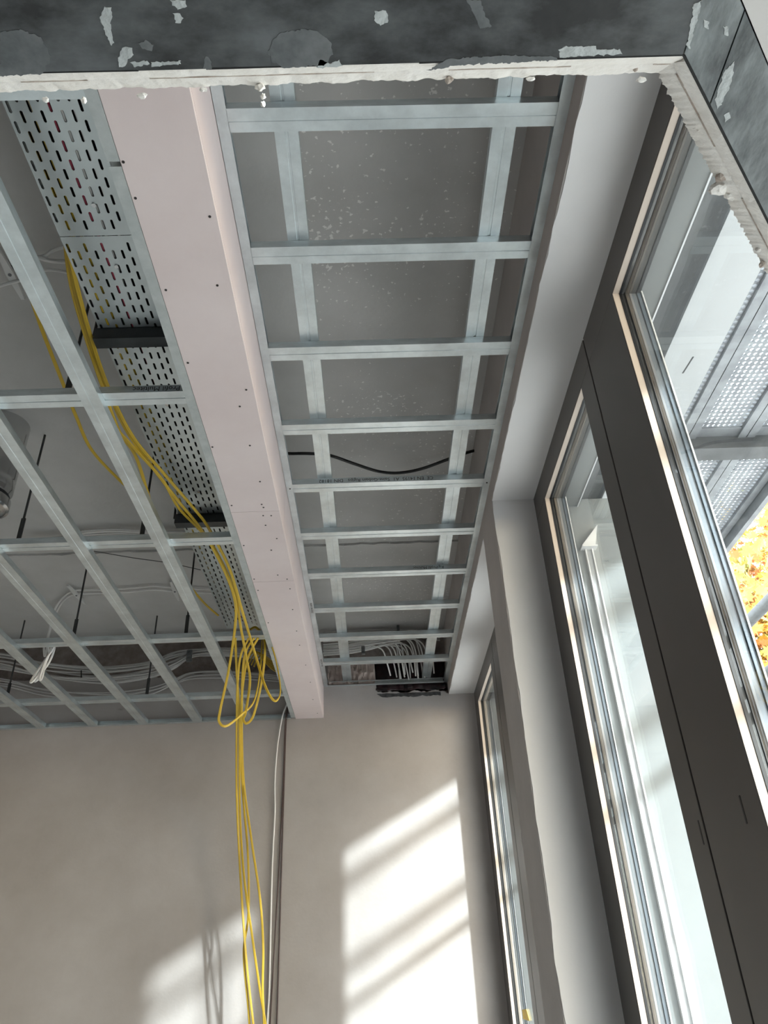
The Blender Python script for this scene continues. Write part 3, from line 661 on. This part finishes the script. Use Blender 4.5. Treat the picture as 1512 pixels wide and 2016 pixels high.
# ------------------------------------------------------------------ white cables clipped to the slab on the left
def slab_clip(p0, p1, label):
    a, b = on_z(*p0, HC-0.045), on_z(*p1, HC-0.045); t = (b-a).normalized(); u = Vector((-t.y, t.x, 0))*0.011
    th = thing('cable_strap', label, 'clip')
    mb = MB(); mid = (a+b)/2
    out = [a+u*0.5, a-u*0.5, mid-u*1.35, b-u*0.55, b+u*0.55, mid+u*1.35]
    mb.prism([tuple(p) for p in out], (0, 0, 0.012)); mb.build('strap', 'clip_white', th)
    MB().sweep([(mid.x, mid.y, HC), (mid.x, mid.y, mid.z-0.003)], circle(0.006, 8)).build('strap_bolt', 'clip_grey', th, smooth=True)
    base(th, tuple(mid))
slab_clip((133, 1154), (167, 1190), 'long pale cable strap on the slab at the left end of the white pair')
slab_clip((336, 1146), (352, 1183), 'long pale cable strap on the slab behind the first long grid bar')
slab_clip((-8, 488), (45, 590), 'large pale cable strap on the slab at the left edge of the photo')
WG = 'white cables clipped across the slab'
for k, (dy, lab) in enumerate(((0, 'upper'), (7, 'lower'))):
    cable('slab_cable', mixed([(92+2*k, 1262, 'z', 3.56), (97, 1240+dy, 'z', 3.66), (108+dy*0.4, 1200+dy, 'z', 3.79), (125, 1176+dy, 'z', 3.815), (148, 1163+dy, 'z', 3.82), (200, 1161+dy, 'z', 3.82), (260, 1158+dy, 'z', 3.82), (300, 1154+dy, 'z', 3.82), (342, 1157+dy, 'z', 3.82), (400, 1160+dy, 'z', 3.82), (470, 1163+dy, 'z', 3.82)]), circle(0.0060, 8), 'white_cable', lab+' white cable of the pair clipped across the slab', group=WG)
for k in range(4):
    cable('slab_cable', mixed([(55, 1063+3*k, 'z', 3.80), (130, 1056+2*k, 'z', 3.81), (170, 1045+4*k, 'z', 3.815), (230, 1042+4*k, 'z', 3.815), (300, 1046+3*k, 'z', 3.81), (380, 1047+3*k, 'z', 3.81), (440, 1050+3*k, 'z', 3.81)]), circle(0.0055, 6), 'white_cable' if k % 2 else 'grey_cable', ('farthest grey', 'second farthest pale', 'second nearest grey', 'nearest pale')[k]+' cable of the four lying across above the second grid cross bar', group='cables over the second cross bar')
cable('slab_cable', mixed([(50, 510, 'z', 3.78), (85, 505, 'z', 3.78), (110, 490, 'z', 3.79), (150, 482, 'z', 3.80)]), circle(0.0075, 8), 'white_cable', 'short white cable under the slab, upper of three beside the tray')
cable('slab_cable', mixed([(55, 500, 'z', 3.78), (80, 508, 'z', 3.77), (105, 514, 'z', 3.77), (150, 515, 'z', 3.78)]), circle(0.0075, 8), 'white_cable', 'short white cable under the slab, middle of three beside the tray')
cable('slab_cable', mixed([(60, 548, 'z', 3.80), (85, 533, 'z', 3.79), (110, 532, 'z', 3.79), (150, 540, 'z', 3.80)]), circle(0.0055, 8), 'white_cable', 'thin white cable under the slab, lowest of three beside the tray')
cable('slab_cable', mixed([(-30, 575, 'z', 3.79), (0, 563, 'z', 3.79), (25, 556, 'z', 3.80), (60, 548, 'z', 3.80)]), circle(0.0055, 8), 'white_cable', 'white cable leaving the large strap at the left edge')
cable('thin_wire', mixed([(185, 1085, 'z', 3.80), (260, 1098, 'z', 3.80), (330, 1108, 'z', 3.80), (395, 1122, 'z', 3.82)]), circle(0.0022, 6), 'rod', 'thin dark wire crossing the slab between the grid bars', cat='wire')

# coiled white cable hanging through the grid
cz = [(92, 1262), (96, 1285), (92, 1300), (80, 1322), (66, 1340), (60, 1343), (66, 1332), (84, 1306), (100, 1284), (107, 1272), (105, 1285), (96, 1305), (84, 1322), (74, 1338), (68, 1342)]
cable('coiled_cable', [on_y(px, py, 3.80+0.006*i) for i, (px, py) in enumerate(cz)], circle(0.0058, 8), 'white_cable', 'white cable coiled into a twisted loop hanging from the grid', sub=8)
cz = [(108, 1262), (104, 1278), (92, 1296), (84, 1316), (78, 1334), (80, 1339), (84, 1330), (88, 1310), (96, 1290), (100, 1276), (94, 1272), (88, 1292), (86, 1262)]
cable('coiled_cable', [on_y(px, py, 3.79+0.006*i) for i, (px, py) in enumerate(cz)], circle(0.0058, 8), 'white_cable', 'second white cable end looped tightly beside the twisted coil', sub=8)

# round metal duct end at the left edge
dc = on_z(-22, 945, 3.55)
duct = thing('duct_pipe', 'round shiny metal duct end hanging above the grid at the left edge', 'duct')
R = 0.105; prof = []
mb = MB(); n = 28
rows = [(R, HC), (R, 3.56), (R*0.985, 3.552), (R*0.985, 3.545), (R, 3.54), (R, 3.50), (R*0.93, 3.485), (R*0.93, 3.475)]
for r, z in rows: mb.v += [(dc.x+r*math.cos(2*PI*i/n), dc.y+r*math.sin(2*PI*i/n), z) for i in range(n)]
for k in range(len(rows)-1):
    for i in range(n):
        j = (i+1) % n; mb.f.append((k*n+i, k*n+j, (k+1)*n+j, (k+1)*n+i))
mb.build('duct_shell', 'chrome', duct, smooth=True)
mb = MB()
rows = [(R*0.93, 3.474), (R*0.93, 3.462), (R*1.01, 3.455), (R*1.01, 3.415), (R*0.9, 3.410), (R*0.85, 3.43)]
for r, z in rows: mb.v += [(dc.x+r*math.cos(2*PI*i/n), dc.y+r*math.sin(2*PI*i/n), z) for i in range(n)]
for k in range(len(rows)-1):
    for i in range(n):
        j = (i+1) % n; mb.f.append((k*n+i, k*n+j, (k+1)*n+j, (k+1)*n+i))
mb.f.append(tuple((len(rows)-1)*n+i for i in range(n)))
mb.build('duct_collar', 'chrome', duct, smooth=True)
MB().extrude(circle(R*0.94, 24), (dc.x, dc.y, 3.462), (dc.x, dc.y, 3.475), (1, 0, 0), (0, 1, 0)).build('rubber_ring', 'gasket', duct)
base(duct, (dc.x, dc.y, 3.41))

# ------------------------------------------------------------------ cut board close to the camera
KB = (BZ-1.65)/0.75
cb = thing('cut_plasterboard_ceiling', 'low dark plasterboard ceiling with a sawn pale edge across the top', 'ceiling board')
EY = 0.3855*KB; CX, CY = 0.319*KB, 0.379*KB          # straight cut, corner
DX, DY = 0.655, 0.756                                # direction of the slanting cut
def diag(t): return CX+DX*t, CY+DY*t
tw = (XW-0.004-CX)/DX; EX, EYY = diag(tw)
NX, NY = 0.756, -0.655                               # away from the opening
off = 0.0586*KB
XJ = on_z(1430, 118, BZ).x
def flat(name, pts, m, z=BZ, th=0.0125): return MB().prism([(x, y, z) for x, y in pts], (0, 0, th)).build(name, m, cb)
flat('black_panel', [(-1.6, EY), (-0.35, EY), (CX-0.0008, CY), (CX-0.0008, -1.0), (-1.6, -1.0)], 'black_board')
def yd(x): return CY+(x-CX)*DY/DX                    # cut edge
def yo(x): return yd(x)-off*math.hypot(1, DY/DX)     # outer edge of the dark strip
g = 0.0007
flat('dark_strip', [(CX+g, yd(CX+g)), (XJ-g, yd(XJ-g)), (XJ-g, yo(XJ-g)), (CX+g, yo(CX+g))], 'grey_board')
flat('dark_strip', [(XJ+g, yd(XJ+g)), (EX, EYY), (EX, yo(EX)), (XJ+g, yo(XJ+g))], 'grey_board')
flat('pale_panel', [(CX+g, yo(CX)-0.0012), (EX, yo(EX)-0.0012), (EX, -1.0), (CX+g, -1.0)], 'light_board')
flat('upper_layer', [(-1.6, EY-0.01), (CX-0.004, CY-0.012), (EX-0.001, EYY-0.014), (EX-0.001, -1.0), (-1.6, -1.0)], 'seam', BZ+0.0126, 0.012)
# the sawn edge: bevelled gypsum of two layers, crumbly upper rim
def cut_edge(path, normal_at, n, seed, kw=1.0):
    rows = [[] for _ in range(8)]
    for i in range(n+1):
        t = i/n; (x, y), (nx, ny) = path(t), normal_at(t); L = t*2.0
        r1 = jag(L, 0.0005, 26, seed); r2 = jag(L, 0.0026, 34, seed+3); gr = 0.0008+0.0022*max(0, mnoise.noise(Vector((L*9, seed, 0))))
        prof = [(0.0002, 0.0002), (0.002, 0.0006), (0.0125+r1, 0.0115), (0.0128+r1-gr*2, 0.0125), (0.0138+r1, 0.0132), (0.0255+r2*0.7, 0.0235), (0.0295+r2, 0.0275+0.2*r2), (0.006, 0.028)]
        for k, (d, z) in enumerate(prof): rows[k].append((x-nx*d*kw, y-ny*d*kw, BZ+z))
    mb = MB(); w = n+1
    for r in rows: mb.v += r
    for k in range(len(rows)-1):
        for i in range(n): mb.f.append((k*w+i, k*w+i+1, (k+1)*w+i+1, (k+1)*w+i))
    return mb
ang = math.hypot(0.18, 1)
x_end = CX
cut_edge(lambda t: (-1.0+(x_end+1.0)*t, EY+(CY-EY)*((-1.0+(x_end+1.0)*t)+0.35)/(CX+0.35) if -1.0+(x_end+1.0)*t > -0.35 else EY),
         lambda t: (-0.5*max(0, (t-0.985)/0.015), -1.0), 560, 1).build('sawn_edge', 'gypsum', cb, smooth=True)
cut_edge(lambda t: diag(-0.0002+tw*t), lambda t: (NX+(-0.5-NX)*max(0, 1-t/0.02) if t < 0.02 else NX, NY+(-1-NY)*max(0, 1-t/0.02) if t < 0.02 else NY), 220, 4, 0.86).build('sawn_edge', 'gypsum', cb, smooth=True)
# dark line left between the two board layers, broken where it is smeared shut
def seam_line(p0, p1, nx, ny, kw, seed):
    p0, p1 = Vector(p0), Vector(p1); L = (p1-p0).length; n = int(L/0.004); run = []
    for i in range(n+1):
        c = p0.lerp(p1, i/n); t = i/n*L
        if mnoise.noise(Vector((t*11, seed, 2))) > -0.12:
            w = 0.0005+0.0006*abs(mnoise.noise(Vector((t*40, seed, 8))))
            run.append((c, w))
        if (mnoise.noise(Vector((t*11, seed, 2))) <= -0.12 or i == n):
            if len(run) > 3:
                lo = [(q.x-nx*(0.0130-w)*kw, q.y-ny*(0.0130-w)*kw, BZ+0.0112) for q, w in run]
                hi = [(q.x-nx*(0.0136+w)*kw, q.y-ny*(0.0136+w)*kw, BZ+0.0128) for q, w in reversed(run)]
                MB().prism(lo+hi, (0, 0, 0.0004)).build('layer_seam', 'gypsum_brown', cb)
            run = []
seam_line((-0.35, EY, 0), (CX-0.004, CY, 0), 0, -1, 1.0, 3)
seam_line((*diag(0.02), 0), (*diag(tw-0.01), 0), NX, NY, 0.86, 6)
def ey(x): return EY if x < -0.35 else EY+(CY-EY)*(x+0.35)/(CX+0.35)
for xa, xb in ((-1.0, -0.19), (-0.13, -0.03), (0.06, 0.10), (0.17, CX)):
    MB().prism([(xa, ey(xa)-0.0008, BZ-0.0003), (xa, ey(xa)+0.0007, BZ-0.0003), (xb, ey(xb)+0.0004, BZ-0.0003), (xb, ey(xb)-0.0006, BZ-0.0003)], (0, 0, 0.001)).build('edge_line', 'seam', cb)
da, db = diag(0.0), diag(tw)
MB().prism([(da[0]-0.0006, da[1]+0.0006, BZ-0.0003), (db[0]-0.0006, db[1]+0.0006, BZ-0.0003), (db[0]+0.0012, db[1]-0.0012, BZ-0.0003), (da[0]+0.0012, da[1]-0.0012, BZ-0.0003)], (0, 0, 0.001)).build('edge_line', 'seam', cb)
# broken bits of gypsum on the cut
for (px, py, r, m, sd, sq) in ((884, 157, 0.0038, 'gypsum_brown', 1, (1, .8, .7)), (1252, 132, 0.0045, 'gypsum_brown', 2, (.6, 1, .8)), (1262, 157, 0.0035, 'gypsum', 3, (1.5, .8, .6)), (512, 172, 0.0042, 'gypsum', 4, (1, .8, 1)), (518, 190, 0.0030, 'gypsum', 5, (.8, .7, 1.4)), (518, 205, 0.0026, 'gypsum', 6, (.9, .8, 1.4)), (1376, 250, 0.0045, 'gypsum', 7, (1, 1, .8)), (1432, 300, 0.0055, 'gypsum_brown', 8, (.8, 1, .7)), (1424, 345, 0.0075, 'gypsum_brown', 9, (1, 1, .7)), (1414, 372, 0.0085, 'gypsum', 10, (1.1, .9, .7)), (1440, 385, 0.0055, 'gypsum', 11, (1.2, .9, .7)), (1500, 520, 0.0045, 'gypsum_brown', 12, (.8, 1, .7)), (1494, 490, 0.004, 'gypsum', 13, (.9, 1, .7)), (280, 188, 0.0035, 'gypsum', 14, (1.4, .8, .6)), (400, 176, 0.003, 'gypsum', 15, (1.2, .7, .7)), (90, 196, 0.003, 'gypsum', 16, (1, .8, .8)), (165, 198, 0.0034, 'gypsum', 17, (.8, .8, 1.1)), (1045, 155, 0.003, 'gypsum', 18, (1.5, .7, .6))):
    p = on_z(px, py, BZ+0.022); lump('gypsum_crumb', p, r, m, cb, sd, sq)
# plaster smears on the dark face
def smear(pts, m, name='plaster_smear'):
    q = []
    n = len(pts)
    for i in range(n):
        a, b = Vector(pts[i]), Vector(pts[(i+1) % n]); k = max(3, int((b-a).length/3.5))
        for j in range(k):
            c = a.lerp(b, j/k); q.append((c.x+3.2*mnoise.noise(Vector((c.x*.11, c.y*.11, 1)))+2.2*mnoise.noise(Vector((c.x*.33, c.y*.33, 4))), c.y+3.2*mnoise.noise(Vector((c.x*.11, c.y*.11, 7)))+2.2*mnoise.noise(Vector((c.x*.33, c.y*.33, 9)))))
    MB().prism([tuple(on_z(x, y, BZ)) for x, y in q], (0, 0, -0.0005)).build(name, m, cb)
smear([(206, 12), (219, 14), (221, 32), (217, 45), (221, 68), (224, 84), (219, 90), (211, 74), (204, 56), (197, 36)], 'smear')
smear([(335, 0), (366, 0), (367, 12), (350, 17), (340, 10)], 'smear')
smear([(342, 24), (354, 26), (361, 36), (357, 46), (346, 44)], 'smear')
smear([(240, 93), (258, 95), (263, 108), (252, 117), (246, 132), (235, 133), (233, 112)], 'smear')
smear([(257, 124), (290, 119), (294, 127), (262, 131)], 'smear')
smear([(298, 123), (357, 120), (358, 126), (299, 130)], 'smear')
smear([(738, 23), (756, 19), (765, 30), (762, 44), (748, 50), (738, 40)], 'smear')
smear([(536, 80), (555, 63), (600, 56), (625, 62), (650, 80), (655, 105), (640, 128), (560, 134), (535, 120), (528, 100)], 'smear_grey')
smear([(622, 133), (630, 116), (650, 124), (668, 118), (675, 130)], 'smear')
smear([(1100, 98), (1110, 92), (1172, 90), (1174, 98), (1222, 96), (1224, 106), (1102, 112)], 'smear')
smear([(400, 134), (405, 110), (413, 112), (418, 134)], 'smear_grey')
smear([(0, 62), (40, 58), (80, 72), (100, 110), (85, 145), (0, 150)], 'smear_grey')
smear([(918, 0), (945, 0), (955, 30), (968, 52), (945, 56), (935, 30)], 'smear_grey')
smear([(272, 85), (290, 78), (302, 90), (298, 100), (280, 96)], 'smear_grey')
smear([(840, 140), (880, 116), (1000, 108), (1095, 112), (1095, 118), (900, 128)], 'smear_grey')
smear([(1366, 8), (1382, 0), (1372, 40), (1358, 95), (1352, 90)], 'smear')
smear([(1408, 196), (1426, 140), (1446, 120), (1440, 160), (1420, 205), (1412, 214)], 'smear')
smear([(1425, 225), (1436, 220), (1438, 232), (1430, 240)], 'smear')
smear([(1386, 38), (1394, 42), (1395, 58), (1388, 56)], 'smear')
smear([(1424, 52), (1434, 54), (1434, 70), (1425, 68)], 'smear')
base(cb, (0, 0.2, BZ))

# ------------------------------------------------------------------ outside
struct(MB().box(0.95, 40, -30, 45, -0.6, -0.4).build('ground', 'paving'))
struct(MB().box(-40, XL-0.31, -30, 45, -0.6, -0.4).box(XL-0.31, 0.95, -30, YB-0.31, -0.6, -0.4).build('ground_beyond', 'paving'))
DZ = 3.60
def perf_plate(mb, x0, x1, y0, y1, z, pitch, hr):
    nx = max(1, round((x1-x0)/pitch)); ny = max(1, round((y1-y0)/pitch)); px, py = (x1-x0)/nx, (y1-y0)/ny
    n = 8; c8 = [(hr*math.cos(2*PI*(i+.5)/n), hr*math.sin(2*PI*(i+.5)/n)) for i in range(n)]
    for i in range(nx):
        for j in range(ny):
            xa, ya = x0+i*px, y0+j*py; xb, yb = xa+px, ya+py; cx, cy = (xa+xb)/2, (ya+yb)/2; b = len(mb.v)
            mb.v += [(cx+u, cy+v, z) for u, v in c8]+[(xa, ya, z), (xb, ya, z), (xb, yb, z), (xa, yb, z)]
            mb.v += [(cx+u*0.92, cy+v*0.92, z+0.006) for u, v in c8]
            mb.f += [(b+q, b+(q+1) % 8, b+12+(q+1) % 8, b+12+q) for q in range(8)]   # pressed collar
            A, B, C, D = b+8, b+9, b+10, b+11    # hole verts 0..7 counter-clockwise from +x
            mb.f += [(C, D, b+2, b+1), (C, b+1, b+0), (D, A, b+4, b+3), (D, b+3, b+2), (A, B, b+6, b+5), (A, b+5, b+4), (B, C, b+0, b+7), (B, b+7, b+6)]
def plank(x0, x1, y0, y1, label):
    t = thing('scaffold_plank', label, 'scaffold plank', 'scaffold planks above the windows')
    mb = MB(); perf_plate(mb, x0+0.035, x1-0.035, y0+0.06, y1-0.06, DZ+0.014, 0.0235, 0.0084); mb.build('perforated_deck', 'scaffold', t)
    for xa, xb in ((x0, x0+0.035), (x1-0.035, x1)):
        MB().box(xa, xb, y0, y1, DZ, DZ+0.052).build('plank_edge', 'scaffold', t)
    for ya, yb in ((y0, y0+0.06), (y1-0.06, y1)):
        MB().box(x0+0.035, x1-0.035, ya, yb, DZ+0.01, DZ+0.051).build('plank_end', 'scaffold', t)
    base(t, ((x0+x1)/2, (y0+y1)/2, DZ))
PX = [1.09, 1.383, 1.640, 1.885]
for (ya, yb, where) in ((0.10, 2.57, 'near bay'), (2.66, 5.13, 'far bay'), (-2.47, -0.0, 'bay behind'), (5.22, 7.7, 'last bay')):
    for i in range(3):
        plank(PX[i]+0.002, PX[i+1]-0.002, ya, yb, 'perforated steel scaffold plank, '+('inner', 'middle', 'outer')[i]+' of the '+where)
for y in (-0.05, 2.615, 5.175):
    o = MB().box(1.02, 1.88, y-0.0445, y+0.0445, DZ-0.052, DZ+0.05).build('scaffold_transom', 'scaffold_dark')
    tag(o, 'grey cross tube under the scaffold planks '+{-0.05: 'at the near end', 2.615: 'beside the middle of the windows', 5.175: 'beyond the end wall'}[y], 'scaffold tube', 'scaffold cross tubes')
    o = MB().sweep([(1.945, y, -0.4), (1.945, y, 5.2)], circle(0.024, 12)).build('scaffold_post', 'scaffold', None, smooth=True)
    tag(o, 'upright scaffold tube outside '+{-0.05: 'at the near end', 2.615: 'beside the middle of the windows', 5.175: 'beyond the end wall'}[y], 'scaffold tube', 'scaffold posts')
tag(MB().box(1.887, 1.915, -2.4, 7.6, DZ-0.05, DZ+0.06).build('edge_beam', 'scaffold'), 'long steel edge beam along the outer side of the scaffold deck', 'scaffold beam')
MB_ = MB().box(1.03, 1.268, -2.4, 7.6, DZ-0.072, DZ-0.056)
wb_ = MB_.build('white_board', 'white_panel')
ma, mb_ = on_z(1344, 735, DZ-0.072), on_z(1365, 702, DZ-0.072)
MB().prism([(ma.x-0.003, ma.y, DZ-0.0725), (ma.x+0.003, ma.y, DZ-0.0725), (mb_.x+0.003, mb_.y, DZ-0.0725), (mb_.x-0.003, mb_.y, DZ-0.0725)], (0, 0, 0.002)).build('scratch_mark', 'gasket', wb_)
tag(wb_, 'flat white board lying under the inner scaffold planks outside', 'board')

for (x, z, r, lab) in ((2.84, 3.89, 0.045, 'upper outer rail of the scaffold crossing the autumn leaves'), (2.57, 3.30, 0.040, 'middle outer rail of the scaffold beyond the windows'), (1.86, 2.715, 0.026, 'lower inner rail of the scaffold beyond the windows')):
    o = MB().sweep([(x, -6, z), (x, 12, z)], circle(r, 10)).build('scaffold_rail', 'scaffold_dark', None, smooth=True)
    tag(o, lab, 'scaffold tube', 'scaffold rails')

# tree in autumn colours beyond the scaffold
tree = thing('maple_tree', 'tree with yellow, orange and green autumn leaves seen through the near window', 'tree')
rt = random.Random(11)
T0 = Vector((5.55, 10.4, -0.4))
def limb(pts, r0, r1, name='branch'):
    pts = smooth_path(pts, 6); mb = MB(); n = 9; k0 = 0
    for i, p in enumerate(pts):
        r = r0+(r1-r0)*i/(len(pts)-1)
        t = (pts[min(i+1, len(pts)-1)]-pts[max(i-1, 0)]).normalized(); s_ = t.cross(Vector((0.3, 0.9, 0.2))).normalized(); u_ = s_.cross(t)
        mb.v += [tuple(p+s_*r*math.cos(2*PI*a/n)+u_*r*math.sin(2*PI*a/n)) for a in range(n)]
    for i in range(len(pts)-1):
        for a in range(n):
            b = (a+1) % n; mb.f.append((i*n+a, i*n+b, (i+1)*n+b, (i+1)*n+a))
    return mb.build(name, 'bark', tree, smooth=True)
limb([T0, T0+Vector((0.05, 0, 2.2)), T0+Vector((-0.1, 0.1, 4.4)), T0+Vector((0.1, 0.2, 7.0))], 0.32, 0.12, 'trunk')
for k in range(9):
    a = rt.uniform(0, 6.28); z = rt.uniform(3.0, 6.4); l = rt.uniform(1.3, 2.4)
    b = T0+Vector((0, 0.1, z)); limb([b, b+Vector((math.cos(a)*l*0.5, math.sin(a)*l*0.5, 0.4)), b+Vector((math.cos(a)*l, math.sin(a)*l, 0.9))], 0.07, 0.015)
def leaf_mesh(name, m):
    tips = [(0, 1.0), (0.18, 0.55), (0.62, 0.72), (0.42, 0.30), (0.85, 0.12), (0.40, -0.08), (0.45, -0.42), (0.06, -0.22), (0.03, -0.75)]
    out = tips+[(-x, y) for x, y in reversed(tips[1:])]
    mb = MB(); n = len(out)
    mb.v = [(0, 0.05, 0.0)]+[(x, y, 0.22*abs(x)-0.10*y*y) for x, y in out]
    mb.f = [(0, 1+i, 1+(i+1) % n) for i in range(n)]
    me = bpy.data.meshes.new(name); me.from_pydata(mb.v, [], mb.f); me.materials.append(M[m]); return me
LM = [leaf_mesh('leaf', m) for m in ('leaf_yellow', 'leaf_orange', 'leaf_green')]
def leaf_col(p):
    v = mnoise.noise(p*1.3)+rt.uniform(-.35, .35)
    return 0 if v < 0.12 else (1 if v < 0.42 else 2)
cl = []
for k in range(290):
    px, py = rt.uniform(1412, 1550), rt.uniform(960, 1420)
    p = on_y(px, py, rt.uniform(7.6, 9.6))
    if rt.random() < 0.25 and mnoise.noise(p*0.9) < -0.1: continue
    o = bpy.data.objects.new('leaf', LM[leaf_col(p)]); COL.objects.link(o); o.parent = tree
    o.location = p; s_ = rt.uniform(0.08, 0.15); o.scale = (s_, s_, s_)
    o.rotation_euler = (rt.uniform(0.2, 1.9), rt.uniform(-0.8, 0.8), rt.uniform(0, 6.28))
mb = MB(); rest = [MB(), MB(), MB()]
for k in range(5200):
    d = Vector((rt.gauss(0, 1), rt.gauss(0, 1), rt.gauss(0, 0.8))).normalized()*(rt.random()**0.5)
    p = T0+Vector((0.0, 0.1, 5.2))+Vector((0.9+d.x*1.5, d.y*1.5, 0.9+d.z*2.6))
    q = rest[leaf_col(p)]; lm = LM[0]; s_ = rt.uniform(0.08, 0.15)
    mt = Matrix.Rotation(rt.uniform(0, 6.28), 3, 'Z') @ Matrix.Rotation(rt.uniform(-1.5, 1.5), 3, 'X')
    n = len(q.v); q.v += [tuple(p+mt @ (v.co*s_)) for v in lm.vertices]; q.f += [tuple(n+i for i in f.vertices) for f in lm.polygons]
for q, m in zip(rest, ('leaf_yellow', 'leaf_orange', 'leaf_green')):
    me = bpy.data.meshes.new('foliage'); me.from_pydata(q.v, [], q.f); o = link('foliage', me, m, tree); o['kind'] = 'stuff'
base(tree, tuple(T0))
